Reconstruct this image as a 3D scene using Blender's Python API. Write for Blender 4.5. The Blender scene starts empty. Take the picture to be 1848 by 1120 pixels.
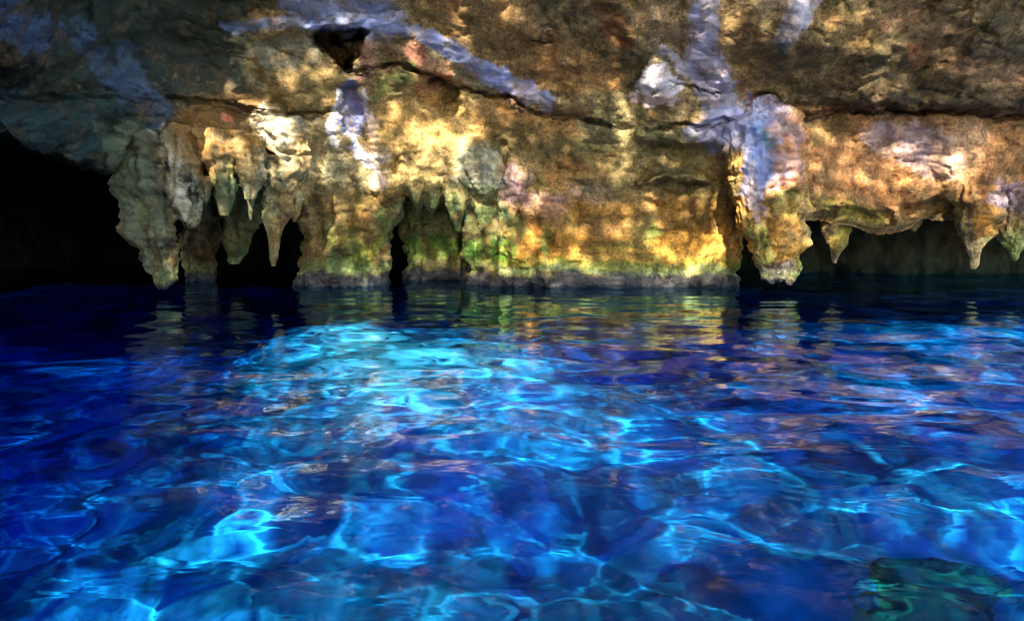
import bpy, math, random
import numpy as np

# ------------------------------------------------------------------ basics
S = bpy.context.scene
COL = S.collection
F, CX, CY, PITCH, CAMZ = 1226.0, 924.0, 560.0, math.radians(7.43), 1.5
CP, SP = math.cos(PITCH), math.sin(PITCH)
rnd = random.Random(7)
rng = np.random.default_rng(7)

def lin(c):
    c = np.asarray(c, float) / 255.0
    return np.where(c <= 0.04045, c / 12.92, ((c + 0.055) / 1.055) ** 2.4)

def sstep(a, b, x):
    t = np.clip((x - a) / (b - a), 0, 1)
    return t * t * (3 - 2 * t)

def place(px, py, Y):
    """A point of the photographed view at world depth Y."""
    u = (px - CX) / F
    v = -(py - CY) / F
    t = Y / (CP + v * SP)
    return u * t, Y + 0 * px, CAMZ + (-SP + v * CP) * t

# ------------------------------------------------------------------ noise
_pr = np.random.default_rng(3)
PERM = np.concatenate([_pr.permutation(256)] * 3)
_g = _pr.normal(size=(256, 3)); GRAD = (_g / np.linalg.norm(_g, axis=1)[:, None]).astype(np.float32)

def pn(x, y, z):
    x, y, z = np.broadcast_arrays(np.asarray(x, np.float32), np.asarray(y, np.float32), np.asarray(z, np.float32))
    xi, yi, zi = np.floor(x), np.floor(y), np.floor(z)
    fx, fy, fz = x - xi, y - yi, z - zi
    xi, yi, zi = xi.astype(np.int32) & 255, yi.astype(np.int32) & 255, zi.astype(np.int32) & 255
    u, v, w = (f * f * f * (f * (f * 6 - 15) + 10) for f in (fx, fy, fz))
    def g(i, j, k):
        h = PERM[PERM[PERM[xi + i] + yi + j] + zi + k]
        G = GRAD[h]
        return G[..., 0] * (fx - i) + G[..., 1] * (fy - j) + G[..., 2] * (fz - k)
    def L(a, b, t): return a + t * (b - a)
    return 1.6 * L(L(L(g(0,0,0), g(1,0,0), u), L(g(0,1,0), g(1,1,0), u), v),
                   L(L(g(0,0,1), g(1,0,1), u), L(g(0,1,1), g(1,1,1), u), v), w)

def fbm(x, y, z, f, octs=4, gain=.5):
    s, a = 0, 1.0
    for k in range(octs):
        s = s + a * pn(x * f + 17.3 * k, y * f + 5.1 * k, z * f - 9.7 * k)
        f *= 2.03; a *= gain
    return s

# ------------------------------------------------------------------ mesh helpers
def mesh(name, V, Q, mat, col=None, loc=(0, 0, 0), parent=None):
    V = np.asarray(V, np.float32).reshape(-1, 3) - np.asarray(loc, np.float32)
    Q = np.asarray(Q, np.int32)
    n, k = Q.shape
    me = bpy.data.meshes.new(name)
    me.vertices.add(len(V)); me.vertices.foreach_set('co', V.ravel())
    me.loops.add(n * k); me.loops.foreach_set('vertex_index', Q.ravel())
    me.polygons.add(n)
    me.polygons.foreach_set('loop_start', np.arange(0, n * k, k, dtype=np.int32))
    me.polygons.foreach_set('use_smooth', np.ones(n, bool))
    me.update(calc_edges=True)
    if col is not None:
        a = me.attributes.new('Col', 'FLOAT_COLOR', 'POINT')
        c = np.ones((len(V), 4), np.float32); c[:, :col.shape[1]] = np.clip(col, 0, 1)
        a.data.foreach_set('color', c.ravel())
    o = bpy.data.objects.new(name, me)
    COL.objects.link(o)
    o.location = loc
    if mat: me.materials.append(mat)
    if parent is not None:
        o.parent = parent
        o.location = np.asarray(loc) - np.asarray(parent.location)
    return o

def gridq(n, m, wrap=False):
    i = np.arange(n * m).reshape(n, m)
    if wrap: i = np.concatenate([i, i[:, :1]], 1)
    return np.stack([i[:-1, :-1], i[:-1, 1:], i[1:, 1:], i[1:, :-1]], -1).reshape(-1, 4)

def tag(o, label=None, cat=None, group=None, kind=None):
    if label: o['label'] = label
    if cat: o['category'] = cat
    if group: o['group'] = group
    if kind: o['kind'] = kind
    return o

def empty(name, loc):
    o = bpy.data.objects.new(name, None); COL.objects.link(o); o.location = loc
    return o

# ------------------------------------------------------------------ materials
def new_mat(name):
    m = bpy.data.materials.new(name); m.use_nodes = True
    return m, m.node_tree, m.node_tree.nodes, m.node_tree.links

def rock_material(name, rough=.72, bump=1.0, attr=True, base=(.2, .17, .1)):
    m, t, N, L = new_mat(name)
    p = N['Principled BSDF']
    tc = N.new('ShaderNodeNewGeometry')
    if attr:
        a = N.new('ShaderNodeAttribute'); a.attribute_name = 'Col'; csock = a.outputs['Color']; grit = a.outputs['Alpha']
    else:
        a = N.new('ShaderNodeRGB'); a.outputs[0].default_value = (*base, 1); csock = a.outputs[0]; grit = None
    def noise(sc, det, rg=.6):
        n = N.new('ShaderNodeTexNoise'); n.inputs['Scale'].default_value = sc
        n.inputs['Detail'].default_value = det; n.inputs['Roughness'].default_value = rg
        L.new(tc.outputs['Position'], n.inputs['Vector']); return n
    def ramp(src, a0, a1, lo, hi):
        r = N.new('ShaderNodeMapRange'); r.inputs[1].default_value = a0; r.inputs[2].default_value = a1
        r.inputs[3].default_value = lo; r.inputs[4].default_value = hi
        L.new(src, r.inputs[0]); return r.outputs[0]
    def mul(c, f):
        x = N.new('ShaderNodeMix'); x.data_type = 'RGBA'; x.blend_type = 'MULTIPLY'; x.inputs[0].default_value = 1
        if grit: L.new(grit, x.inputs[0])
        L.new(c, x.inputs[6]); L.new(f, x.inputs[7]); return x.outputs[2]
    def mixc(c, col, f):
        x = N.new('ShaderNodeMix'); x.data_type = 'RGBA'
        if grit:
            g = N.new('ShaderNodeMath'); g.operation = 'MULTIPLY'; L.new(f, g.inputs[0]); L.new(grit, g.inputs[1]); f = g.outputs[0]
        L.new(f, x.inputs[0]); L.new(c, x.inputs[6]); x.inputs[7].default_value = (*col, 1); return x.outputs[2]
    n1, n2, n3 = noise(2.3, 8, .65), noise(9, 7, .7), noise(34, 4, .7)
    c = mul(csock, ramp(n1.outputs['Fac'], .34, .66, .6, 1.4))
    c = mul(c, ramp(n2.outputs['Fac'], .36, .64, .68, 1.34))
    n8 = noise(18, 3, .6)
    c = mul(c, ramp(n8.outputs['Fac'], .38, .62, .82, 1.2))
    c = mul(c, ramp(n3.outputs['Fac'], .36, .64, .82, 1.2))
    # lichen: rusty, olive and chalky flecks
    n4 = noise(5.3, 9, .75)
    c = mixc(c, tuple(lin((150, 84, 36))), ramp(n4.outputs['Fac'], .60, .65, 0, .5))
    n5 = noise(4.1, 9, .75); n5.noise_dimensions = '4D'; n5.inputs['W'].default_value = 4.2
    c = mixc(c, tuple(lin((44, 44, 22))), ramp(n5.outputs['Fac'], .57, .62, 0, .6))
    n6 = noise(21, 6, .75); n6.noise_dimensions = '4D'; n6.inputs['W'].default_value = 9.1
    c = mixc(c, tuple(lin((205, 190, 165))), ramp(n6.outputs['Fac'], .64, .68, 0, .5))
    n7 = noise(13, 5, .8); n7.noise_dimensions = '4D'; n7.inputs['W'].default_value = 2.7
    c = mixc(c, tuple(lin((30, 26, 18))), ramp(n7.outputs['Fac'], .63, .655, 0, .65))
    L.new(c, p.inputs['Base Color'])
    p.inputs['Roughness'].default_value = rough
    p.inputs['Specular IOR Level'].default_value = .35
    if grit:
        g = N.new('ShaderNodeMath'); g.operation = 'MULTIPLY'; g.inputs[1].default_value = .35
        L.new(grit, g.inputs[0]); L.new(g.outputs[0], p.inputs['Specular IOR Level'])
    # bump
    v = N.new('ShaderNodeTexVoronoi'); v.inputs['Scale'].default_value = 7
    w = N.new('ShaderNodeMix'); w.data_type = 'VECTOR'; w.inputs[0].default_value = .12
    L.new(tc.outputs['Position'], w.inputs[4]); L.new(n2.outputs['Color'], w.inputs[5]); L.new(w.outputs[1], v.inputs['Vector'])
    b1 = N.new('ShaderNodeBump'); b1.inputs['Strength'].default_value = .9 * bump; b1.inputs['Distance'].default_value = .065
    L.new(n2.outputs['Fac'], b1.inputs['Height'])
    b2 = N.new('ShaderNodeBump'); b2.inputs['Strength'].default_value = .8 * bump; b2.inputs['Distance'].default_value = .06
    L.new(n3.outputs['Fac'], b2.inputs['Height']); L.new(b1.outputs[0], b2.inputs['Normal'])
    b3 = N.new('ShaderNodeBump'); b3.inputs['Strength'].default_value = .35 * bump; b3.inputs['Distance'].default_value = .05
    L.new(v.outputs['Distance'], b3.inputs['Height']); L.new(b2.outputs[0], b3.inputs['Normal'])
    if grit:
        for bb, k in ((b1, .9), (b2, .8), (b3, .35)):
            g = N.new('ShaderNodeMath'); g.operation = 'MULTIPLY'; g.inputs[1].default_value = k * bump
            L.new(grit, g.inputs[0]); L.new(g.outputs[0], bb.inputs['Strength'])
    L.new(b3.outputs[0], p.inputs['Normal'])
    return m

ROCK = rock_material('cave_limestone')
FLOW = rock_material('calcite_flowstone', .55, .6)
WETR = rock_material('wet_limestone', .42, .9)

# ------------------------------------------------------------------ stains of the rock (stone colour, with cave shade put into the left)
def dist_line(U, V, pts, w):
    """Distance to a polyline divided by the local half width."""
    pts = np.asarray(pts, np.float32)
    w = np.interp(np.linspace(0, 1, len(pts)), np.linspace(0, 1, len(np.atleast_1d(w))), np.atleast_1d(w))
    if len(pts) == 1:
        return np.hypot(U - pts[0, 0], V - pts[0, 1]) / w[0]
    best = np.full(U.shape, 1e9, np.float32)
    for i in range(len(pts) - 1):
        a, b = pts[i], pts[i + 1]
        d = b - a
        t = np.clip(((U - a[0]) * d[0] + (V - a[1]) * d[1]) / (d @ d + 1e-9), 0, 1)
        r = np.hypot(U - a[0] - t * d[0], V - a[1] - t * d[1]) / (w[i] + t * (w[i + 1] - w[i]))
        best = np.minimum(best, r)
    return best

# (points in photograph pixels, half width(s), colour, strength, softness)
PAINT = [
    ([(920, 290), (1300, 300)], 75, (126, 112, 72), .75, .6), ([(620, 320), (720, 380)], 60, (136, 118, 74), .6, .6), ([(1450, 250), (1900, 240)], 40, (136, 104, 72), .6, .6),
    ([(-200, -60), (260, -30)], 130, (16, 24, 28), .95, .6), ([(-100, 150), (150, 230)], 80, (14, 22, 25), .9, .7),  # far left darkened nearly to black, cave shade put into the colour
    # broad tints
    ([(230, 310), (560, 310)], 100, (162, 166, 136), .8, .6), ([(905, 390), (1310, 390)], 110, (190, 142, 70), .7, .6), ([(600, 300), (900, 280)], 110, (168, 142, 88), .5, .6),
    # olive / teal rock on the left, cave shade put into its colour
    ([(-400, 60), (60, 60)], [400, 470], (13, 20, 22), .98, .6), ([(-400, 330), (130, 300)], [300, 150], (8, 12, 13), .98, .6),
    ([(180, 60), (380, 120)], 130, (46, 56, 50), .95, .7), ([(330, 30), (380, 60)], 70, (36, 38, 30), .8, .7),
    ([(140, 50), (180, 120), (230, 165), (310, 215)], [18, 26], (66, 82, 108), .65, .8),
    ([(215, 85), (250, 150), (300, 200)], 14, (78, 96, 124), .5, .8), ([(20, 30), (60, 60)], 40, (80, 96, 130), .6, .8),
    ([(400, 42), (560, 44)], [10, 16], (104, 118, 150), .7, .8), ([(540, -40), (600, 10), (690, 40)], [60, 40], (128, 138, 172), .85, .6),
    ([(-200, 180), (150, 230)], 50, (70, 90, 88), .5, .8),
    # mid left brown
    ([(500, 110), (540, 160)], 60, (138, 116, 70), .7, .8), ([(380, 215), (480, 230)], 50, (140, 104, 56), .7, .8),
    ([(480, 100), (560, 90)], 26, (110, 112, 104), .6, .8),
    # around the niche and the broken red rock
    ([(655, 85), (670, 120), (650, 140)], [16, 10], (176, 130, 108), .85, .5), ([(700, 80), (760, 90)], 26, (124, 96, 74), .7, .6),
    ([(745, 95), (790, 125), (805, 150)], 16, (172, 112, 88), .8, .6), ([(770, 160), (775, 180)], 12, (160, 92, 66), .7, .7),
    ([(700, 150), (740, 130), (690, 170)], 16, (74, 96, 42), .7, .7), ([(815, 165), (815, 200)], 16, (70, 92, 50), .7, .6),
    ([(790, 145), (812, 150)], 11, (122, 56, 42), .8, .6), ([(820, 90), (880, 150)], 28, (112, 116, 96), .7, .6),
    ([(600, 130), (620, 150)], 12, (112, 104, 66), .6, .6),
    # upper centre
    ([(800, 40), (860, 75), (980, 130)], 30, (150, 112, 66), .7, .8), ([(1010, 40), (1080, 60)], 66, (58, 52, 34), .85, .7),
    ([(880, 60), (940, 50)], 36, (176, 132, 84), .6, .8), ([(930, 100), (990, 110)], 26, (150, 96, 58), .75, .7),
    ([(1000, 100), (1090, 150)], 46, (152, 108, 58), .7, .8), ([(1130, 90), (1150, 185)], [22, 28], (62, 54, 30), .85, .6),
    ([(1090, 20), (1120, 60)], 26, (140, 84, 46), .6, .7), ([(1190, 30), (1220, 100)], 46, (172, 140, 104), .75, .7),
    ([(1165, 80), (1200, 120)], 22, (140, 128, 100), .6, .7), ([(1060, 180), (1140, 190)], 26, (136, 122, 84), .7, .7),
    ([(560, 48), (640, 48), (720, 55), (790, 76), (850, 112), (905, 148), (950, 165), (985, 178)], [9, 16, 20, 22], (122, 132, 176), .95, .35),
    ([(965, 180), (990, 200)], [18, 8], (196, 196, 214), .8, .4),
    # right hand flowstone
    ([(1268, -30), (1275, 55), (1268, 110), (1290, 165), (1310, 205)], [20, 36, 34, 42], (146, 142, 166), .9, .4),
    ([(1185, 92), (1215, 112), (1260, 140)], [7, 16], (186, 178, 190), .8, .5),
    ([(1170, 150), (1190, 140), (1215, 155)], [16, 20, 17], (222, 212, 222), .95, .35), ([(1155, 175), (1215, 180)], 12, (206, 180, 176), .8, .4),
    ([(1250, 240), (1300, 235), (1360, 230)], [16, 36, 34], (156, 156, 190), .9, .4), ([(1375, 250), (1395, 300)], [54, 40], (152, 154, 188), .92, .4),
    ([(1345, 210), (1350, 330), (1365, 400)], [24, 26, 12], (158, 160, 194), .9, .4),
    ([(1360, 235), (1355, 290), (1375, 330)], [15, 12, 8], (100, 122, 168), .8, .45), ([(1372, 240), (1366, 270)], 8, (66, 130, 120), .6, .6),
    ([(1385, 325), (1420, 335)], 11, (204, 130, 100), .85, .5), ([(1360, 185), (1390, 190)], 14, (92, 92, 128), .8, .5),
    ([(1460, -30), (1436, 40), (1420, 88)], [26, 18, 13], (158, 154, 170), .85, .4), ([(1425, 110), (1445, 130)], 16, (164, 136, 90), .7, .6),
    ([(1380, 0), (1420, 8)], 12, (170, 140, 130), .6, .5),
    # upper right dark mould with tan windows
    ([(1420, 130), (1560, 120), (1900, 110)], [60, 82, 95], (66, 56, 36), .85, .6), ([(1700, 40), (2000, 40)], 70, (70, 60, 40), .75, .7),
    ([(1340, 60), (1370, 130)], 34, (100, 72, 40), .8, .7), ([(1500, 45), (1560, 60)], 34, (150, 118, 66), .7, .7),
    ([(1600, 40), (1640, 30)], 18, (186, 136, 100), .7, .5), ([(1660, 60), (1720, 80)], 34, (122, 92, 60), .6, .7),
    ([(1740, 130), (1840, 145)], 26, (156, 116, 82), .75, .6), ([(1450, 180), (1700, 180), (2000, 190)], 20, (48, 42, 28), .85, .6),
    ([(1650, 95), (1655, 100)], 16, (170, 110, 66), .6, .6),
    # right band
    ([(1450, 270), (2000, 300)], 78, (164, 112, 66), .85, .5), ([(1600, 240), (1690, 280)], [34, 44], (156, 138, 142), .75, .6),
    ([(1700, 290), (1760, 250)], 30, (196, 158, 120), .6, .6), ([(1460, 230), (1520, 230)], 20, (120, 104, 60), .7, .7),
    ([(1790, 350), (1900, 365)], 24, (132, 118, 136), .8, .6), ([(1520, 350), (1640, 370)], 22, (176, 112, 58), .7, .7),
    ([(1450, 360), (1520, 375), (1590, 395)], 14, (140, 130, 40), .7, .6), ([(1440, 340), (1470, 360)], 14, (140, 100, 60), .6, .6),
    # almond hollow and the white drips
    ([(632, 160), (640, 200), (632, 225)], [14, 24, 14], (96, 112, 160), .9, .35), ([(640, 170), (655, 205)], [8, 10], (120, 96, 130), .7, .5),
    ([(610, 180), (600, 240), (615, 265)], [8, 14, 7], (216, 210, 220), .85, .5), ([(660, 170), (672, 230), (690, 290)], [6, 12, 8], (206, 196, 200), .8, .5),
    ([(636, 240), (660, 280), (688, 308)], [8, 14, 8], (220, 216, 236), .9, .4), ([(678, 330)], 16, (206, 178, 178), .8, .5),
    # fringe on the left
    ([(480, 215), (520, 235), (545, 305)], [20, 26, 10], (206, 198, 170), .8, .5), ([(300, 235), (320, 270), (340, 380)], [12, 16, 12], (206, 196, 168), .8, .5),
    ([(350, 250), (400, 300)], 40, (176, 130, 70), .6, .7), ([(408, 215)], 9, (206, 120, 100), .9, .4),
    ([(230, 260), (270, 400), (295, 510)], [40, 44, 16], (110, 118, 92), .75, .6), ([(240, 250), (330, 250)], 20, (120, 112, 86), .5, .7),
    ([(430, 340), (440, 460)], 40, (70, 88, 52), .7, .6), ([(490, 340), (494, 480)], 16, (112, 116, 74), .7, .6),  # drapery stroke is dark, its shade put into the colour
    ([(460, 250), (456, 310)], 22, (160, 122, 62), .6, .7), ([(560, 240), (550, 330)], 24, (176, 140, 80), .6, .7),
    # centre, cream and gold
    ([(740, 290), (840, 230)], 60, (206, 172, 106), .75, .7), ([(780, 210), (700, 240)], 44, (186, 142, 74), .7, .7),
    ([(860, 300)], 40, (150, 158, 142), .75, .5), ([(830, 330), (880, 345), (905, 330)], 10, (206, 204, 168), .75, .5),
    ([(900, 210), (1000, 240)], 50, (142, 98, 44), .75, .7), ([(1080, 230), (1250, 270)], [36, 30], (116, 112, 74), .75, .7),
    ([(1060, 290), (1240, 310)], 40, (116, 104, 62), .8, .7), ([(1200, 330), (1300, 350)], 26, (78, 84, 50), .75, .6),
    ([(1000, 300), (1060, 310)], 24, (146, 92, 44), .6, .7), ([(1125, 200), (1130, 330)], [20, 14], (186, 160, 104), .55, .7),
    ([(930, 320), (920, 400)], [26, 12], (178, 142, 140), .85, .5), ([(960, 370)], 24, (178, 138, 136), .8, .5), ([(995, 375)], 22, (180, 140, 140), .8, .5),
    ([(985, 325)], 9, (196, 110, 60), .8, .5), ([(1020, 345), (1060, 350)], 18, (136, 112, 112), .7, .6),
    # main block, orange above, green and grey below
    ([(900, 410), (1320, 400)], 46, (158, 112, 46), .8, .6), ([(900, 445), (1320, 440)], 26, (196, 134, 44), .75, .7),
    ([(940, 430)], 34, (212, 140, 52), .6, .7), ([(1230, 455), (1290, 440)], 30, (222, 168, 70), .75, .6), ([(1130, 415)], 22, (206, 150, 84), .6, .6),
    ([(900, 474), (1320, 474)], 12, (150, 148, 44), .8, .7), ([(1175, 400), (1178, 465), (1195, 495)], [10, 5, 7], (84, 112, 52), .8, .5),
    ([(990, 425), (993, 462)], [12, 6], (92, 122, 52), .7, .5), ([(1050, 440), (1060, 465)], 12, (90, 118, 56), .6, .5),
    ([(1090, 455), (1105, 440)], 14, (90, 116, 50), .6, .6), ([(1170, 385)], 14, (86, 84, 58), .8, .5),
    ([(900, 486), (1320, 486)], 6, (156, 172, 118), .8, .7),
    # left pier
    ([(560, 400), (700, 400)], 60, (152, 112, 48), .8, .6), ([(600, 420), (640, 440)], 26, (72, 92, 40), .75, .6),
    ([(620, 465)], 28, (60, 84, 46), .8, .6), ([(680, 440), (640, 480)], 16, (126, 140, 36), .75, .6), ([(560, 470), (690, 480)], 12, (98, 128, 70), .7, .6),
    # green recessed wall and column
    ([(730, 410), (900, 420)], 46, (76, 98, 56), .85, .5), ([(740, 450), (900, 455)], 26, (88, 132, 36), .8, .6),
    ([(840, 360), (890, 370)], 30, (112, 126, 76), .75, .6), ([(740, 360), (830, 370)], 18, (120, 130, 82), .7, .6),
    # dirt in the cracks
    ([(300, 178), (420, 190), (480, 206), (560, 207), (600, 199)], 3, (44, 36, 24), .9, .3), ([(640, 131), (700, 118), (770, 132), (830, 162), (915, 178)], 3, (44, 34, 22), .9, .3),
    ([(915, 181), (965, 206), (1040, 211), (1100, 227)], 3, (44, 36, 22), .9, .3), ([(1160, 237), (1240, 224), (1312, 219)], 2.6, (48, 40, 30), .9, .3), ([(1210, 153), (1300, 169)], 2, (50, 42, 36), .9, .3),
    ([(950, 73), (1000, 75)], 2, (48, 38, 26), .9, .3), ([(1440, 215), (1500, 206), (1600, 194), (1700, 206), (1848, 213), (2000, 216)], 3, (40, 32, 22), .9, .3),
    ([(900, 255), (1060, 275)], 26, (88, 82, 46), .75, .6), ([(1050, 335), (1150, 350)], 20, (84, 84, 50), .75, .6), ([(690, 240), (705, 330)], 16, (104, 90, 48), .7, .6),
    ([(760, 330), (830, 340)], 14, (98, 96, 56), .7, .6), ([(590, 350), (680, 370)], 22, (108, 92, 50), .7, .6), ([(1230, 400), (1300, 380)], 20, (110, 84, 40), .7, .6),
    ([(940, 390), (1020, 400)], 16, (110, 84, 46), .7, .6), ([(1080, 400), (1150, 440)], 14, (120, 92, 44), .6, .6), ([(860, 60), (940, 100)], 30, (92, 78, 48), .7, .7),
    # pillar
    ([(1400, 400), (1420, 450)], 34, (196, 138, 46), .8, .6), ([(1360, 420), (1375, 460)], 16, (150, 158, 70), .75, .6),
    ([(1400, 500)], 26, (132, 122, 128), .85, .5), ([(1440, 470), (1430, 500)], 9, (150, 176, 84), .7, .6), ([(1410, 365)], 30, (84, 98, 46), .7, .6),
    # small pendants on the right
    ([(1505, 430)], 26, (160, 140, 52), .75, .6), ([(1505, 465)], 14, (112, 120, 104), .7, .6),
    ([(1760, 400)], 34, (186, 128, 52), .85, .5), ([(1755, 470), (1770, 440)], 18, (172, 158, 108), .8, .6), ([(1735, 400), (1745, 450)], 8, (176, 156, 120), .7, .6), ([(1830, 440)], 26, (136, 150, 78), .8, .6),
]

def stains_and_shade(U, V, X, Y, Z, under=False):
    a = fbm(X, Y, Z, .55, 4); b = fbm(X + 40, Y, Z, 1.7, 4); c = fbm(X, Y + 70, Z, 1.1, 5)
    C = np.empty(U.shape + (3,), np.float32); C[:] = lin((148, 120, 74)); G = np.ones(U.shape, np.float32)
    def mixin(col, w): C[:] = C + (lin(col) - C) * w[..., None]
    hb = fbm(X + 17, Y, Z, 3.0, 6, .7)
    mixin((96, 88, 46), sstep(.2, .5, a + .5 * hb) * .75)
    mixin((164, 106, 54), sstep(.3, .6, b + .4 * hb) * .5)
    mixin((186, 158, 110), sstep(.3, .6, c - .4 * hb) * .6)
    wu = 16 * fbm(X, Y, Z + 11, 1.3, 3) + 7 * fbm(X, Y, Z + 31, 5, 3)
    wv = 12 * fbm(X + 23, Y, Z, 1.3, 3) + 6 * fbm(X + 53, Y, Z, 5, 3)
    Uw, Vw = (U + wu).astype(np.float32), (V + wv).astype(np.float32)
    br = .75 + .5 * np.clip(fbm(X, Y, Z, 3.1, 4), -.5, .5)
    hi = [fbm(X + 7, Y, Z, 2.6, 6, .68), fbm(X + 77, Y, Z * 1.4, 3.3, 6, .68)]
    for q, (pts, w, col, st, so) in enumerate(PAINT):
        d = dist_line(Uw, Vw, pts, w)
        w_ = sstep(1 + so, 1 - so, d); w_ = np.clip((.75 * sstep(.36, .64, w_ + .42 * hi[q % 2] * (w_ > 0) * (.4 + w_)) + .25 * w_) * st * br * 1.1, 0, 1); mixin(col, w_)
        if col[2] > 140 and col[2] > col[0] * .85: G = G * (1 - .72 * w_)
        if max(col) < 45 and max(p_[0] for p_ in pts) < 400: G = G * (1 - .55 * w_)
    # rain streaks near the foot and vertical grain
    st = fbm(X * 3.0, Y * .6, Z * .35, 1.6, 3)
    low = sstep(2.4, 1.2, Z) * sstep(-.2, .3, Z)
    mixin((104, 70, 30), sstep(.15, .7, st) * low * .55)
    mixin((120, 132, 56), sstep(.2, .7, -st) * low * .35)
    # tide line
    j = .09 * fbm(X, Y, Z * 0, 2.2, 4) + .05 * fbm(X * 2, Y, Z, 6, 2)
    mixin((132, 146, 88), sstep(.60, .44, Z + 1.6 * j) * .45)
    mixin((72, 70, 76), sstep(.34, .24, Z + 1.4 * j) * .9)
    mixin((46, 44, 54), sstep(.10, .0, Z + j) * .8)
    return np.concatenate([C, G[..., None]], -1)

# ------------------------------------------------------------------ the overhanging cave wall (one sheet: cliff, face, lip, roof of the low cave, its back wall)
KX = [-700, 0, 150, 250, 400, 550, 750, 950, 1150, 1310, 1450, 1650, 1848, 2600]
TAB = {  # py -> depth Y along KX
    420: [9.6, 11.9, 13.2, 14.2, 14.5, 15.6, 16.0, 16.0, 15.9, 15.3, 15.0, 14.9, 14.9, 13.4],
    340: [9.5, 11.8, 13.1, 14.0, 14.3, 15.3, 15.7, 15.7, 15.5, 14.9, 14.8, 14.7, 14.7, 13.2],
    200: [8.7, 10.8, 12.3, 13.5, 14.0, 14.7, 15.0, 15.0, 14.8, 14.6, 14.6, 14.5, 14.4, 13.0],
    100: [8.1, 9.9, 11.8, 13.4, 13.8, 14.1, 14.3, 14.3, 14.1, 14.0, 13.7, 13.6, 13.5, 12.5],
    0:   [7.5, 9.2, 11.2, 13.0, 13.4, 13.4, 13.5, 13.5, 13.4, 13.3, 13.1, 13.0, 12.9, 12.0],
    -60: [7.2, 8.9, 11.0, 12.9, 13.3, 13.1, 13.2, 13.2, 13.1, 13.0, 12.8, 12.7, 12.6, 11.8],
    -400: [7.0, 8.6, 11.0, 13.0, 13.3, 12.8, 13.0, 13.0, 12.9, 12.8, 12.6, 12.5, 12.4, 11.6],
    -1600: [8.0, 9.6, 11.8, 13.4, 13.6, 13.4, 13.6, 13.6, 13.5, 13.4, 13.2, 13.1, 13, 12.2],
}
_xs = np.arange(-700, 2600, 10.0)
_ker = np.hanning(25); _ker /= _ker.sum()
_rows = sorted(TAB)
_tab = np.stack([np.convolve(np.pad(np.interp(_xs, KX, TAB[r]), 12, mode='edge'), _ker, 'valid') for r in _rows])

def base_depth(px, py):
    px, py = np.broadcast_arrays(np.asarray(px, float), np.asarray(py, float))
    fx = np.clip((px - _xs[0]) / 10, 0, len(_xs) - 1.001); ix = fx.astype(int); tx = fx - ix
    fr = np.interp(py, _rows, np.arange(len(_rows))); fr = np.clip(fr, 0, len(_rows) - 1.001); ir = fr.astype(int); tr = fr - ir
    g = lambda i, j: _tab[i, j]
    return (g(ir, ix) * (1 - tx) + g(ir, ix + 1) * tx) * (1 - tr) + (g(ir + 1, ix) * (1 - tx) + g(ir + 1, ix + 1) * tx) * tr

RELIEF = [  # (points, half width, depth in metres away from the viewer, softness)
    ([(588, 68), (612, 96), (631, 130)], [17, 17, 4], 1.4, .4), ([(612, 66), (652, 64)], [15, 9], 1.4, .4), ([(648, 70), (630, 120)], [9, 5], .9, .5),
    ([(560, 50), (640, 46), (720, 52), (790, 72), (850, 108), (905, 143), (985, 176)], [10, 18, 20, 20], -.16, .7),
    ([(300, 178), (420, 189), (480, 205), (560, 206), (600, 198)], 3.5, .16, .8),
    ([(640, 130), (700, 117), (770, 131), (830, 161), (915, 177)], 3.5, .2, .8), ([(915, 180), (965, 205), (1040, 210), (1100, 226)], 3.5, .16, .8),
    ([(1160, 236), (1240, 223), (1312, 218)], 3, .14, .8), ([(1440, 214), (1500, 205), (1600, 193), (1700, 205), (1848, 212), (2000, 215)], 4, .2, .8),
    ([(1210, 152), (1300, 168)], 2.4, .10, .8), ([(950, 72), (1000, 74)], 2.5, .08, .8),
    ([(632, 165), (640, 200), (632, 226)], [14, 24, 14], .3, .45), ([(785, 145), (812, 160)], [12, 18], .4, .5), ([(815, 170), (812, 190)], 16, .2, .6),
    ([(745, 95), (800, 135)], 18, -.14, .6), ([(660, 80), (672, 118)], 14, -.14, .6),
    ([(1180, 275), (1310, 300)], [14, 30], .35, .7), ([(1200, 340), (1312, 370)], [16, 30], .6, .7),
    ([(1160, 240), (1240, 246), (1310, 262)], [9, 13, 10], -.22, .7), ([(1150, 330), (1230, 318), (1300, 345)], [6, 10, 8], -.2, .7),
    ([(1380, 178), (1395, 190)], 12, .35, .5), ([(1372, 215)], 10, .2, .6),
    ([(480, 212), (520, 240), (548, 310)], [22, 26, 10], -.28, .7), ([(475, 262), (485, 285)], [10, 12], .3, .5),
    ([(352, 300), (368, 318)], 14, .3, .6), ([(395, 245), (402, 270)], 8, .2, .6), ([(445, 285), (447, 310)], 8, .2, .6), ([(240, 262), (236, 285)], 6, .25, .6),
    ([(840, 320), (868, 350), (900, 330)], 7, -.16, .6), ([(905, 270), (895, 320)], 12, .28, .6), ([(718, 290), (715, 310)], 6, .2, .6),
    ([(1150, 90), (1140, 190)], 12, .16, .8), ([(1110, 0), (1150, 90)], 16, -.14, .8), ([(1190, 150)], 34, -.12, .7),
    ([(1270, -20), (1275, 60), (1280, 160), (1310, 220)], [26, 34, 40], -.12, .7), ([(1436, 20), (1420, 90)], 15, -.1, .7),
    ([(1450, 178), (1700, 182), (2000, 196)], [8, 14], -.2, .8),
    ([(560, 240), (552, 330)], 14, -.15, .8), ([(940, 150), (880, 180)], 18, .1, .8),
    ([(1480, 388), (1540, 384), (1600, 398)], 10, .25, .7), ([(1640, 380), (1690, 372), (1720, 380)], 12, .4, .6),
]

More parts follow.
